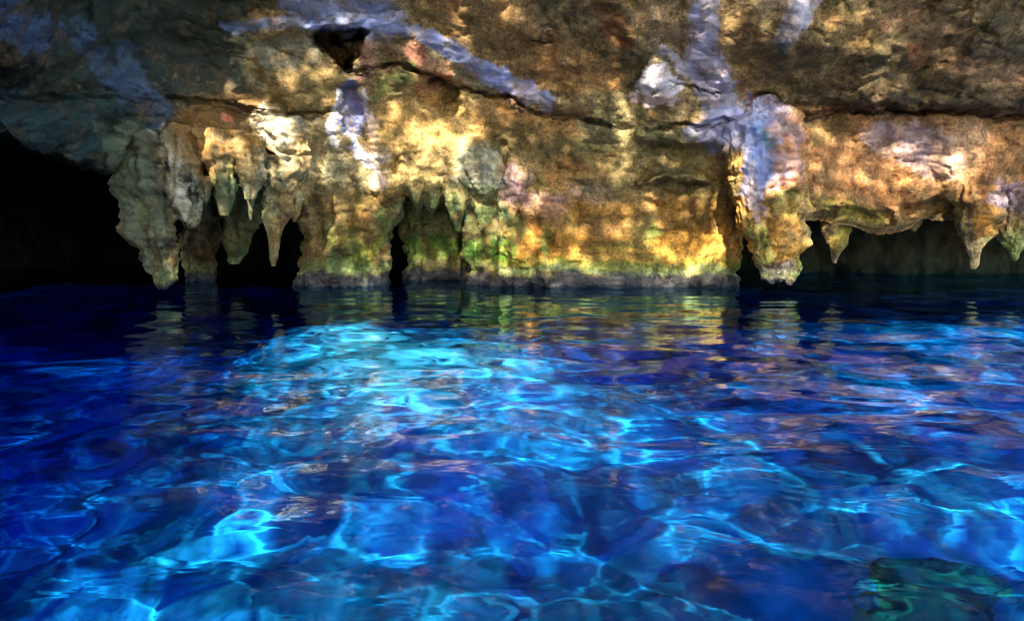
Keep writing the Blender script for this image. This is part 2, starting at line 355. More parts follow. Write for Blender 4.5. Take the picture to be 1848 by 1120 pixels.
def wall_depth(px, py, X, Y, Z):
    """Relief of the rock face: broad swells, karst scallops and the marked hollows."""
    d = -.46 * fbm(X, Y, Z * 1.3, .38, 3)
    d += -.17 * (np.abs(fbm(X + 9, Y, Z * 1.6, .9, 3)) - .3)
    d += -.038 * fbm(X, Y, Z * 1.1, 2.6, 5)
    d += -.05 * np.abs(fbm(X * .7, Y, Z * 2.4 + .3 * X, 1.1, 3)) * sstep(-.3, .5, fbm(X, Y, Z, .6, 2))
    d += .03 * sstep(.25, .6, fbm(X, Y + 33, Z, 3.4, 3))
    wu, wv = 9 * fbm(X, Y, Z + 5, 2.1, 5, .6), 8 * fbm(X + 5, Y, Z, 2.1, 5, .6)
    U, V = (px + wu).astype(np.float32), (py + wv).astype(np.float32)
    for pts, w, dep, so in RELIEF:
        d = d + dep * sstep(1 + so, 1 - so, dist_line(U, V, pts, w))
    # the upper bed of rock juts out over the lower one along the bedding plane
    bed = np.interp(px, [-700, 300, 480, 600, 830, 1040, 1160, 1310, 1440, 1600, 2600], [170, 178, 205, 200, 160, 208, 236, 220, 214, 195, 215])
    amt = np.interp(px, [-700, 300, 500, 900, 1150, 1440, 1600, 2600], [.1, .15, .12, .06, .1, .28, .34, .34])
    d = d + amt * sstep(-10, 6, V - bed)
    return d

KL = [-700, 0, 100, 205, 225, 300, 320, 345, 380, 420, 445, 470, 520, 545, 570, 690, 718, 724, 735, 748, 762, 778, 792, 806, 822, 835, 860, 905, 930, 1150, 1200, 1310, 1330, 1440, 1455, 1500, 1560, 1600, 1640, 1680, 1720, 1848, 1900, 2600]
VL = [200, 240, 292, 318, 300, 300, 345, 352, 340, 345, 338, 335, 335, 372, 380, 380, 352, 346, 352, 384, 366, 388, 362, 372, 384, 380, 382, 380, 372, 368, 372, 385, 384, 392, 396, 398, 412, 424, 416, 394, 396, 398, 402, 390]

def lip_py(px):
    y = np.interp(px, KL, VL)
    return y + np.interp(px, [150, 230], [14, 0]) * fbm(px, px * 0 + 3, px * 0, .017, 3) + 5 * fbm(px, px * 0, px * 0, .03, 3) + 5 * np.abs(fbm(px, px * 0 + 7, px * 0, .09, 2))

def wall_points(px, py):
    Y = base_depth(px, py)
    X, _, Z = place(px, py, Y)
    Y = Y + wall_depth(px, py, X, Y, Z)
    X, _, Z = place(px, py, Y)
    return X, Y, Z

NX = 1250
px = np.linspace(-620, 2460, NX)
lip = lip_py(px)
s = np.linspace(0, 1, 380)
PX1, S1 = np.meshgrid(px, s, indexing='ij')
PY1 = lip[:, None] + (-45 - lip[:, None]) * S1                     # the face in view
PXc, Sc = np.meshgrid(px, np.linspace(0, 1, 60)[1:], indexing='ij')
PYc = -45 - 1500 * Sc ** 1.5                                        # the cliff above
PXA, PYA = np.concatenate([PX1, PXc], 1), np.concatenate([PY1, PYc], 1)
XA, YA, ZA = wall_points(PXA, PYA)
rim = sstep(26, 0, np.abs(PYA - lip[:, None])) ** 2 * .28            # the lip rolls under
YA = YA + rim
# underside and back wall behind the lip
nb = 90
t = np.linspace(0, 1, nb)[1:]
back = np.interp(px, [-700, 150, 320, 540, 900, 1300, 1460, 1600, 1900, 2600], [18, 18, 15, 12, 8, 7, 4.6, 4.2, 4.2, 5])
topd = np.interp(px, [-700, 300, 900, 1460, 1900, 2600], [.7, .6, .4, .25, .2, .3])
xl, yl, zl = XA[:, 0], YA[:, 0], ZA[:, 0]
T = t[None, :]
_k2 = np.hanning(121); _k2 /= _k2.sum()
sm = lambda v: np.convolve(np.pad(v, 60, mode='edge'), _k2, 'valid')
bl = sstep(.0, .3, T)
ylm = yl[:, None] * (1 - bl) + sm(yl)[:, None] * bl
zlm = zl[:, None] * (1 - bl) + sm(zl)[:, None] * bl
run = np.minimum(T / .5, 1)
YB = ylm + back[:, None] * (run ** 1.2)
ZB = zlm + topd[:, None] * np.sin(np.pi * .5 * run) + (T > .5) * 0
fall = np.clip((T - .42) / .58, 0, 1)
ZB = ZB - (sm(zl) + topd + 7)[:, None] * fall ** 1.3
XB = xl[:, None] * (YB / yl[:, None]) ** .9
nz = fbm(XB, YB, ZB, .8, 4)
YB = YB + .45 * nz * np.minimum(T * 6, 1); ZB = ZB + .22 * fbm(XB + 20, YB, ZB, 1.1, 4) * np.minimum(T * 5, 1)
X = np.concatenate([XB[:, ::-1], XA], 1); Y = np.concatenate([YB[:, ::-1], YA], 1); Z = np.concatenate([ZB[:, ::-1], ZA], 1)
PX = np.concatenate([np.repeat(px[:, None], nb - 1, 1), PXA], 1); PY = np.concatenate([np.repeat(lip[:, None], nb - 1, 1), PYA], 1)
C = stains_and_shade(PX, PY, X, Y, Z)
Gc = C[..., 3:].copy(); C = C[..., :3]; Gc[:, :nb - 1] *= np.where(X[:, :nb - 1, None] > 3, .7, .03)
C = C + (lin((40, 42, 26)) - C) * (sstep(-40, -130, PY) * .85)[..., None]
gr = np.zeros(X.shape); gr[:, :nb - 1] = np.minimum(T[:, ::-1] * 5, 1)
green = np.where(X[..., None] > 5, lin((28, 40, 25)), lin((5, 5, 5)))  # cave darkness put into the back wall: near-black left, dark green right
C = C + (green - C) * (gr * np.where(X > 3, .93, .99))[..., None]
C = np.concatenate([C, Gc], -1)
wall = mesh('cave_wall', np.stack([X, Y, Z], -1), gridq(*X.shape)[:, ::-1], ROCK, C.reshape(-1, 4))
tag(wall, 'overhanging limestone cave wall stained ochre and olive above the water', None, None, 'structure')

def sheetY(x, y):
    xx = np.array([[float(x)]]); yy = np.array([[float(y)]])
    return float(wall_points(xx, yy)[1][0, 0])

# ------------------------------------------------------------------ rock bodies hung from or standing under the wall
def body(name, rows, Y, deep=.8, square=2.0, seg=80, step=2.5, rough=.13, flute=.12, mat=ROCK, parent=None, attach=None, jag=0.0, loc=None):
    """A closed body of rock through outline rows (py, left, right); Y = depth of its axis, deep = depth / width of its section."""
    R = np.array(rows, float)
    py = np.arange(R[0, 0], R[-1, 0] + .01, step)
    xl = np.interp(py, R[:, 0], R[:, 1]); xr = np.interp(py, R[:, 0], R[:, 2])
    k = np.array([1, 2, 1.]) / 4
    for _ in range(3):
        xl[1:-1] = np.convolve(xl, k, 'valid'); xr[1:-1] = np.convolve(xr, k, 'valid')
    mid, hw = (xl + xr) / 2, (xr - xl) / 2
    Yc = np.interp(py, *zip(*Y)) if isinstance(Y, list) else np.full(len(py), float(Y or 0))
    if attach is not None:
        Yc = np.array([sheetY(m, min(p, attach[1])) for m, p in zip(mid, py)]) + attach[0]
        for _ in range(6): Yc[1:-1] = np.convolve(Yc, k, 'valid')
    cx, _, cz = place(mid, py, Yc)
    a = hw / F * Yc * 1.03
    b = np.minimum(a * deep, 1.6)
    th = np.linspace(0, 2 * np.pi, seg, endpoint=False)
    ct, st_ = np.cos(th), np.sin(th)
    cs = np.sign(ct) * np.abs(ct) ** (2 / square); sn = np.sign(st_) * np.abs(st_) ** (2 / square)
    X = cx[:, None] + a[:, None] * cs; Yv = Yc[:, None] + b[:, None] * sn; Z = cz[:, None] + 0 * cs
    am = np.minimum(a, .8)[:, None]
    n = rough * fbm(X, Yv, Z, 1.6, 4) * np.minimum(am / .35, 1.6) + .028 * fbm(X, Yv, Z, 6, 3) * np.minimum(am / .2, 1)
    n = n + flute * fbm(X * 2.4, Yv * 2.4, Z * .35 + 3, 2.2, 2) * np.minimum(am / .4, 1)
    n = n + .04 * fbm(X * .5, Yv * .5, Z * 2.6 + 7, 2.2, 3) * np.minimum(am / .3, 1)
    n = n + .06 * np.abs(fbm(X * 2.2, Yv * 2.2, Z * .5 + 9, 3.0, 3)) * np.minimum(am / .3, 1)
    nx, ny = cs / np.maximum(a, .02)[:, None], sn / np.maximum(b, .02)[:, None]
    ln = np.hypot(nx, ny) + 1e-6
    X = X + n * nx / ln; Yv = Yv + n * ny / ln * 1.3
    Z = Z + .05 * fbm(X + 31, Yv, Z, 2.0, 3) * np.minimum(am / .3, 1)
    if jag:
        end = sstep(len(py) - 12, len(py) - 1, np.arange(len(py)))[:, None]
        Z = Z + end * jag * np.abs(fbm(X, Yv, Z * 0, 3.5, 3))
    V = np.stack([X, Yv, Z], -1)
    caps = []
    for e in (0, -1):                                      # close both ends
        c = V[e].mean(0); ring = []
        for q in (.66, .33, .02):
            r = c + (V[e] - c) * q; r[:, 2] += (.10 if e == 0 else -.12) * min(a[e], .35) * (1 - q * q)
            ring.append(r)
        caps.append(ring)
    V = np.concatenate([np.stack(caps[0][::-1]), V, np.stack(caps[1])], 0)
    U = (V[..., 0] / V[..., 1]) * (CP + 0) * F + CX
    Pv = np.concatenate([[py[0]] * 3, py, [py[-1]] * 3])
    col = stains_and_shade(U, np.repeat(Pv[:, None], seg, 1), V[..., 0], V[..., 1], V[..., 2])
    if loc is None: loc = (float(cx[-1]), float(Yc[-1]), float(V[..., 2].min())) if parent is None else tuple(parent.location)
    return mesh(name, V, gridq(V.shape[0], seg, True), mat, col.reshape(-1, 4), loc, parent)

def stalactite(rows, label, Y=None, group='stalactites along the overhang', cat='stalactite', name='stalactite', **k):
    return tag(body(name, rows, Y, **k), label, cat, group)

FR = 'stalactites of the left fringe'
stalactite([(222, 205, 300), (260, 212, 312), (300, 216, 318), (350, 222, 316), (400, 232, 312), (430, 240, 312), (455, 252, 316), (480, 268, 318), (500, 279, 316), (512, 283, 308), (522, 287, 300)],
           'broad grey green stalactite at the dark cave, its rounded tip nearly touching the water', Y=13.9, deep=.7, group=FR, rough=.13)
stalactite([(225, 292, 340), (260, 298, 356), (300, 306, 362), (340, 312, 366), (375, 321, 362), (398, 328, 357), (411, 333, 352)],
           'sunlit cream stalactite with a blunt tip beside the broad grey green one', Y=13.75, deep=.8, group=FR)
stalactite([(320, 348, 390), (350, 360, 382), (368, 364, 376), (378, 366, 371)], 'short sunlit stub hanging between two longer lit stalactites', Y=13.9, group=FR, seg=40)
stalactite([(235, 358, 432), (285, 368, 434), (325, 382, 430), (352, 391, 424), (375, 395, 417), (390, 398, 412)],
           'slender ochre stalactite with a sunlit tip in the middle of the fringe', Y=13.85, deep=.8, group=FR)
stalactite([(245, 420, 480), (295, 424, 482), (325, 430, 474), (352, 440, 462), (362, 445, 456)], 'stubby ochre stalactite high in the fringe beside the slender lit one', Y=13.9, group=FR, seg=48)
stalactite([(285, 458, 552), (330, 470, 540), (375, 479, 520), (420, 484, 508), (450, 486, 502), (472, 489, 498), (481, 491, 496)],
           'long thin greenish stalactite tapering to a point before the dark arch', Y=14.35, deep=.85, group=FR)
stalactite([(300, 440, 472), (340, 444, 462), (375, 447, 458), (398, 450, 454)], 'thin dim stalactite beside the long thin greenish one', Y=14.2, group=FR, seg=40)
stalactite([(318, 534, 566), (345, 540, 560), (368, 546, 553)], 'stub of rock above the black arch against the left pier', Y=14.95, group=FR, seg=40)
stalactite([(330, 500, 560), (362, 514, 546), (385, 523, 541), (400, 528, 534)], 'small pointed stalactite hanging beside the left pier', Y=14.8, group=FR, seg=40)
stalactite([(318, 394, 476), (380, 400, 464), (430, 402, 456), (460, 408, 442), (476, 415, 430)], 'dim broad drapery of rock hanging in shade behind the lit fringe', Y=16.4, deep=.3, group=FR, cat='rock drapery', name='rock_drapery')
stalactite([(320, 320, 404), (400, 334, 393), (480, 338, 388), (520, 338, 388), (556, 338, 388)], 'dark greenish rock column standing in the water in shade behind the fringe', Y=17.2, deep=.7, group=None, cat='rock column', name='rock_column')
stalactite([(200, 452, 520), (235, 458, 548), (270, 486, 558), (300, 515, 556), (318, 530, 550)], 'bright cream flowstone drapery catching the sun at the top of the fringe', attach=(.12, 330), deep=.5, group=None, cat='flowstone', name='flowstone_drapery', mat=FLOW)
RT = 'stalactites of the right overhang'
stalactite([(355, 1480, 1530), (392, 1482, 1530), (415, 1488, 1528), (438, 1494, 1522), (460, 1500, 1512), (476, 1503, 1508)], 'small olive stalactite with a grey tip hanging just past the pale pillar', Y=16.0, group=RT, seg=48)
stalactite([(335, 1735, 1795), (362, 1728, 1806), (390, 1729, 1806), (412, 1733, 1790), (436, 1739, 1770), (465, 1748, 1768), (480, 1751, 1763), (487, 1754, 1759)], 'golden stalactite with a pale pointed tip under the brown band of rock', Y=15.0, group=RT)
stalactite([(340, 1805, 1862), (372, 1800, 1866), (405, 1798, 1860), (430, 1808, 1850), (452, 1820, 1842), (472, 1827, 1836)], 'short green tinged stalactite joined to the golden one by a web of rock', Y=15.05, group=RT)
stalactite([(395, 1776, 1846), (404, 1776, 1840), (414, 1776, 1834)], 'thin web of rock bridging the golden and the green tinged stalactite', Y=15.05, deep=.3, group=None, cat='rock bridge', name='rock_bridge', seg=48)
stalactite([(360, 1636, 1672), (395, 1638, 1664), (408, 1643, 1658), (418, 1647, 1653)], 'tiny dark stub of a stalactite under the middle of the right overhang', Y=15.9, group=RT, seg=40)
NB = 'nubs of rock above the green recess'
for rows, lab in (([(318, 734, 772), (342, 740, 762), (360, 747, 757), (366, 750, 755)], 'short fang of rock at the edge of the narrow black arch'),
                  ([(318, 762, 806), (346, 768, 797), (366, 775, 789), (376, 778, 785)], 'middle fang of the three above the green recess'),
                  ([(318, 798, 856), (360, 806, 846), (392, 814, 838), (408, 820, 832), (418, 824, 829)], 'largest fang above the green recess beside the mossy column')):
    stalactite(rows, lab, Y=15.8, group=NB, seg=48, step=2, rough=.2, flute=.1)

def pier(label, rows, Y, deep, square, band, cat='rock pier', name='rock_pier', extra=()):
    R = rows[-1]
    x, y, z = place(np.float64((R[1] + R[2]) / 2), np.float64(R[0]), Y)
    root = tag(empty(name, (float(x), float(Y), 0.0)), label, cat)
    body('rock_face', rows, Y, deep, square, seg=220 if R[2] - R[1] > 300 else 120, rough=.13, parent=root)
    b = body('tide_band', band, Y, deep, square, seg=220 if R[2] - R[1] > 300 else 120, rough=.10, parent=root, mat=WETR, step=2)
    b['label'] = 'grey water worn band at the foot of the pier'
    for nm, r, yy, kw in extra:
        body(nm, r, yy, parent=root, **kw)
    return root

pier('ochre and moss green rock pier standing in the water between two black arches',
     [(300, 575, 700), (335, 562, 722), (370, 546, 722), (400, 552, 713), (425, 560, 706), (450, 553, 701), (470, 547, 698), (495, 547, 694), (530, 549, 690), (600, 549, 690)], 16.6, .75, 2.6,
     [(490, 546, 694), (500, 542, 697), (515, 542, 697), (530, 542, 697), (600, 542, 697)])
pier('shaded green rock wall set back in the recess between pier and mossy column',
     [(335, 728, 860), (400, 730, 850), (450, 733, 850), (490, 736, 850), (520, 738, 850), (580, 738, 850)], 17.9, .5, 3,
     [(484, 735, 850), (492, 732, 850), (520, 732, 850), (580, 732, 850)])
pier('narrow mossy green column between the green recess and the orange wall',
     [(300, 845, 930), (350, 836, 925), (390, 835, 922), (430, 838, 920), (475, 842, 918), (495, 845, 916), (520, 846, 916), (580, 846, 916)], 16.45, .8, 2.4,
     [(488, 844, 916), (496, 840, 918), (520, 840, 918), (580, 840, 918)])
pier('broad orange and gold rock block with a grey violet foot in the water',
     [(255, 930, 1285), (300, 908, 1302), (345, 905, 1314), (400, 906, 1318), (430, 906, 1316), (460, 905, 1312), (487, 904, 1309), (530, 905, 1306), (600, 905, 1306)], 16.55, .34, 5.0,
     [(482, 905, 1308), (494, 902, 1312), (515, 901, 1312), (530, 901, 1312), (600, 901, 1312)],
     extra=(('foot_knob', [(488, 962, 982), (496, 958, 990), (512, 956, 992), (530, 956, 992)], 15.75, dict(mat=WETR, seg=40)),
            ('foot_knob', [(482, 1002, 1012), (495, 1000, 1018), (512, 998, 1022), (530, 998, 1022)], 15.75, dict(mat=WETR, seg=40)),
            ('foot_knob', [(492, 1180, 1202), (504, 1186, 1214), (520, 1190, 1226), (535, 1190, 1228)], 15.7, dict(mat=WETR, seg=40))))

# pale pillar on the right that ends just above the water
x, y, z = place(1400.0, 515.0, 14.6)
root = tag(empty('flowstone_pillar', (float(x), 14.6, float(z))), 'pale lavender flowstone pillar on the right, golden below, its ragged end hanging above the water', 'flowstone pillar')
body('flowstone_column', [(176, 1352, 1402), (200, 1340, 1420), (230, 1318, 1440), (262, 1312, 1443), (300, 1314, 1440), (330, 1325, 1446), (358, 1334, 1452), (392, 1336, 1452), (420, 1341, 1450), (440, 1352, 1447), (460, 1366, 1445), (480, 1371, 1441), (496, 1374, 1434), (506, 1378, 1428)],
     [(170, 14.9), (230, 14.75), (340, 14.6), (520, 14.6)], .62, 2.4, seg=140, step=2, rough=.12, flute=.04, mat=FLOW, parent=root, jag=.12)
for r in ([(470, 1376, 1408), (500, 1378, 1404), (512, 1386, 1396)], [(470, 1390, 1425), (498, 1394, 1422), (509, 1402, 1412)], [(470, 1404, 1440), (500, 1410, 1436), (514, 1418, 1428)]):
    body('tip', r, 14.55, .9, seg=48, step=2, rough=.12, mat=WETR, parent=root)

# knobs and drips stuck to the face
stalactite([(246, 856, 876), (256, 842, 888), (285, 832, 897), (315, 836, 899), (336, 848, 896), (350, 866, 884)], 'round grey hooded knob of rock on the wall above the mossy column', attach=(.05, 345), deep=.75, seg=80, step=2, group=None, cat='rock knob', name='rock_boss')
stalactite([(310, 674, 688), (322, 666, 692), (342, 669, 691), (353, 676, 685)], 'small pinkish white knob of calcite below the white drip', attach=(.04, 350), deep=.8, seg=40, step=2, group=None, cat='calcite knob', name='calcite_nodule', mat=FLOW, rough=.03)
stalactite([(236, 630, 644), (262, 640, 662), (285, 652, 680), (304, 670, 692), (311, 682, 690)], 'white drip of calcite running down below the blue hollow', attach=(.05, 330), deep=.5, seg=40, step=2, group=None, cat='calcite drip', name='calcite_drip', mat=FLOW, rough=.03, flute=.02)
CN = 'pink calcite cones'
stalactite([(286, 926, 948), (310, 918, 956), (345, 911, 952), (385, 909, 932), (424, 909, 914)], 'long petal shaped pinkish calcite blade hanging beside the orange wall', attach=(.06, 360), deep=.6, seg=48, step=2, group=None, cat='calcite blade', name='calcite_drapery', mat=FLOW, rough=.04)
for rows, lab in (([(336, 956, 962), (360, 946, 976), (380, 937, 989), (388, 940, 986)], 'pointed pink calcite cone nearest the petal shaped blade'),
                  ([(338, 986, 992), (362, 976, 1004), (380, 969, 1014), (389, 972, 1010)], 'pointed pink calcite cone further from the petal shaped blade')):
    stalactite(rows, lab, attach=(.0, 370), deep=.7, seg=40, step=2, group=CN, cat='calcite cone', name='calcite_cone', mat=FLOW, rough=.03)

# ------------------------------------------------------------------ lake bed
MOUNDS = [(2.8, 4.5, .25, .9)]
def bed_depth(X, Y):
    z = -3.7 + .4 * fbm(X, Y, 0 * X, .25, 3)
    z -= 2.4 * sstep(-2.5, -7.5, X - .12 * (Y - 6))                  # deep to the left
    z -= 1.6 * sstep(12.8, 16.5, Y)
    z -= .5 * sstep(6.5, 3.5, Y)
    bank = np.exp(-(((X + 1.7) / 3.0) ** 2 + ((Y - 10.2) / 3.0) ** 2))
    z += 1.5 * bank
    z -= 1.8 * np.exp(-(((X - 2.6) / 2.4) ** 2 + ((Y - 12.6) / 2.2) ** 2))
    for hx, hy, hz, hr in MOUNDS: z += hz * np.exp(-((X - hx) ** 2 + (Y - hy) ** 2) / hr ** 2)
    z += 1.3 * np.exp(-(((X + 3.6) / 1.6) ** 2 + ((Y - 12.3) / 1.5) ** 2))
    z += .7 * np.exp(-(((X - 1.2) / 1.4) ** 2 + ((Y - 4.2) / 1.5) ** 2))
    z += .6 * np.exp(-(((X - 3.8) / 1.6) ** 2 + ((Y - 6.4) / 1.6) ** 2))
    z += .22 * fbm(X, Y, 0 * X + 3, .9, 4) + .05 * fbm(X, Y, 0 * X + 9, 3.5, 3)
    return z

bx, by = np.meshgrid(np.linspace(-16, 16, 420), np.linspace(-6, 24, 400), indexing='ij')
bz = bed_depth(bx, by)
bc = np.empty(bx.shape + (3,)); bc[:] = lin((228, 228, 218))
n = fbm(bx, by, bz * 0, .8, 5)
def bmix(col, w):
    global bc
    bc = bc + (lin(col) - bc) * w[..., None]
bmix((120, 128, 96), sstep(.0, .4, n) * .55)
bmix((100, 122, 124), sstep(.05, .25, fbm(bx + 50, by, bz * 0, 1.05, 5)) * .78)
bmix((70, 96, 58), np.exp(-(((bx - 3.0) / 1.5) ** 2 + ((by - 4.6) / .9) ** 2) * (1 + .8 * n)) * .9)
bmix((38, 46, 40), sstep(12.5, 16.5, by + .8 * n) * .85)  # bed darkened towards the wall, shade of the overhang put into the colour
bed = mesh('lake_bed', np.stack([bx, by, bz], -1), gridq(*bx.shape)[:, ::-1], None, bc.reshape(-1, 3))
tag(bed, 'pale sandy lake bed with darker rock seen through the blue water', None, None, 'structure')

def diffuse_material(name, attr=True, base=(.5, .5, .4)):
    m, t, N, L = new_mat(name); N.remove(N['Principled BSDF'])
    d = N.new('ShaderNodeBsdfDiffuse')
    g = N.new('ShaderNodeNewGeometry')
    n = N.new('ShaderNodeTexNoise'); n.inputs['Scale'].default_value = 4; n.inputs['Detail'].default_value = 7
    L.new(g.outputs['Position'], n.inputs['Vector'])
    r = N.new('ShaderNodeMapRange'); r.inputs[1].default_value = .3; r.inputs[2].default_value = .7; r.inputs[3].default_value = .7; r.inputs[4].default_value = 1.2
    L.new(n.outputs['Fac'], r.inputs[0])
    a = N.new('ShaderNodeAttribute'); a.attribute_name = 'Col'
    x = N.new('ShaderNodeMix'); x.data_type = 'RGBA'; x.blend_type = 'MULTIPLY'; x.inputs[0].default_value = 1
    L.new(a.outputs['Color'], x.inputs[6]); L.new(r.outputs[0], x.inputs[7]); L.new(x.outputs[2], d.inputs['Color'])
    L.new(d.outputs[0], N['Material Output'].inputs['Surface'])
    return m
BED = diffuse_material('lake_bed_sand')
bed.data.materials.append(BED)
bed.cycles.is_caustics_receiver = True

def boulder(label, c, r, col, seed, squash=.7):
    nu, nv = 96, 64
    th, ph = np.meshgrid(np.linspace(0, 2 * np.pi, nu, endpoint=False), np.linspace(.02, np.pi - .02, nv))
    d = np.stack([np.sin(ph) * np.cos(th), np.sin(ph) * np.sin(th), np.cos(ph) * squash], -1)
    k = 1 + .22 * fbm(d[..., 0] + seed, d[..., 1], d[..., 2], 1.2, 4) + .16 * np.abs(fbm(d[..., 0], d[..., 1] + seed, d[..., 2], 2.2, 3)) + .03 * fbm(d[..., 0], d[..., 1], d[..., 2] + seed, 4, 3)
    c = (c[0], c[1], float(bed_depth(np.array([c[0]]), np.array([c[1]]))[0]) + c[2] * r[2])
    V = np.asarray(c) + d * k[..., None] * np.asarray(r)
    cc = np.empty(V.shape); cc[:] = lin(col)
    w = sstep(-.1, .4, fbm(V[..., 0] + seed, V[..., 1], V[..., 2], 2.0, 4))[..., None]
    cc = cc * (1 - .6 * w) + lin((190, 204, 110)) * .6 * w
    o = mesh('submerged_boulder', V, gridq(nv, nu, True), BED, cc.reshape(-1, 3), (c[0], c[1], c[2] - r[2] * squash))
    o.cycles.is_caustics_receiver = True
    return tag(o, label, 'boulder', 'boulders under the water')

boulder('algae green boulder under water in the near right corner, streaked with light', (2.9, 4.6, -.42), (.8, .55, .5), (126, 148, 104), 2.1)
boulder('dark submerged boulder beside the algae green one', (1.7, 4.2, -.42), (.55, .45, .45), (112, 126, 120), 5.7)
boulder('small olive submerged boulder behind the algae green one', (3.6, 5.4, -.4), (.6, .45, .5), (112, 130, 104), 13.1)

# ------------------------------------------------------------------ water surface (true ripples) and the body of water
def waves(X, Y):
    z = 0
    q = np.random.default_rng(21)
    wx = .25 * fbm(X, Y, 0 * X, .5, 2); wy = .25 * fbm(X + 30, Y, 0 * X, .5, 2)
    for lam, amp, nn in ((2.4, .006, 6), (1.25, .0036, 8), (.72, .0015, 10), (.44, .0005, 12), (.28, .00016, 12)):
        for _ in range(nn):
            k = 2 * np.pi / (lam * q.uniform(.75, 1.3)); a = q.normal(1.45, .75); p = q.uniform(0, 6.28)
            z = z + amp * np.sin(k * ((X + wx) * math.cos(a) + (Y + wy) * math.sin(a)) + p)
    calm = .45 + .55 * sstep(16, 4, Y) + .25 * fbm(X, Y, 0 * X, .22, 2)
    return z * np.clip(calm, .25, 1.4)

ang = np.linspace(-1, 1, 1250); ang = (.62 * ang + .38 * ang ** 5) * math.radians(88)
rad = np.geomspace(.4, 36, 1100)
A, Rr = np.meshgrid(ang, rad, indexing='ij')
wx, wy = Rr * np.sin(A), Rr * np.cos(A) - 6.0
wz = waves(wx, wy)
water = mesh('water', np.stack([wx, wy, wz], -1), gridq(*wx.shape)[:, ::-1], None)
tag(water, 'clear deep blue rippled water filling the cave pool', None, None, 'structure')
m, t, N, L = new_mat('clear_water'); N.remove(N['Principled BSDF'])
g = N.new('ShaderNodeBsdfGlass'); g.inputs['IOR'].default_value = 1.33; g.inputs['Roughness'].default_value = 0
tc = N.new('ShaderNodeNewGeometry'); mp = N.new('ShaderNodeMapping'); mp.inputs['Scale'].default_value = (1.9, 3.2, 1)
wn = N.new('ShaderNodeTexNoise'); wn.inputs['Scale'].default_value = 1; wn.inputs['Detail'].default_value = 2.5; wn.inputs['Distortion'].default_value = .6
bp = N.new('ShaderNodeBump'); bp.inputs['Strength'].default_value = 1; bp.inputs['Distance'].default_value = .0075
L.new(tc.outputs['Position'], mp.inputs[0]); L.new(mp.outputs[0], wn.inputs['Vector']); L.new(wn.outputs['Fac'], bp.inputs['Height']); L.new(bp.outputs[0], g.inputs['Normal'])
L.new(g.outputs[0], N['Material Output'].inputs['Surface'])
water.data.materials.append(m)
water.cycles.is_caustics_caster = True
# what the water absorbs: a closed body, its top level with the crests of the ripples
bv = [(x, y, z) for x in (-15.5, 15.5) for y in (-5.6, 23.5) for z in (-14, .035)]
bq = [(0, 1, 3, 2), (4, 6, 7, 5), (0, 4, 5, 1), (2, 3, 7, 6), (0, 2, 6, 4), (1, 5, 7, 3)]
wb = mesh('water_body', bv, bq, None, parent=water)
m, t, N, L = new_mat('blue_absorption'); N.remove(N['Principled BSDF'])
va = N.new('ShaderNodeVolumeAbsorption'); va.inputs['Density'].default_value = 1.02
sig = (.95, .215, .013)
va.inputs['Color'].default_value = (*[1 - k / 1.02 for k in sig], 1)
L.new(va.outputs[0], N['Material Output'].inputs['Volume'])
wb.data.materials.append(m)

# ------------------------------------------------------------------ unseen roof and side wall added to keep the left of the cave dark
def slab(name, c, r, label):
    nu, nv = 200, 100
    th, ph = np.meshgrid(np.linspace(0, 2 * np.pi, nu, endpoint=False), np.linspace(.02, np.pi - .02, nv))
    f = lambda v: np.sign(v) * np.abs(v) ** .45
    V = np.asarray(c) + np.stack([f(np.sin(ph)) * f(np.cos(th)) * r[0], f(np.sin(ph)) * f(np.sin(th)) * r[1], f(np.cos(ph)) * r[2]], -1)
    nn = fbm(V[..., 0], V[..., 1], V[..., 2], .5, 4)
    V = V + .5 * nn[..., None] * np.array([.6, .6, .5])
    cc = np.empty(V.shape); cc[:] = lin((58, 62, 50))
    return tag(mesh(name, V, gridq(nv, nu, True), ROCK, cc.reshape(-1, 3), (c[0], c[1], c[2])), label, None, None, 'structure')
slab('shade_ceiling', (-16.2, 4.0, 8.2), (7.0, 8.5, 1.9), 'unseen dark rock roof added over the left water to shade it')
slab('shade_side_wall', (-13.6, 3.0, 2.0), (2.4, 9.5, 8.0), 'unseen dark rock side wall added on the left to shade the cave')

# ------------------------------------------------------------------ unseen leaf screen added behind the viewer, its gaps shaped to dapple the sun
EL, AZ = math.radians(33), math.radians(4)                     # sun: height, and how far to the left of straight behind
Ld = np.array([-math.sin(AZ) * math.cos(EL), -math.cos(AZ) * math.cos(EL), math.sin(EL)])
ea = np.array([math.cos(AZ), -math.sin(AZ), 0.0]); eb = np.cross(ea, Ld); eb = eb if eb[2] > 0 else -eb
P0 = np.array([0, 14.0, 2.0])
def ab(P): return (P - P0) @ ea, (P - P0) @ eb

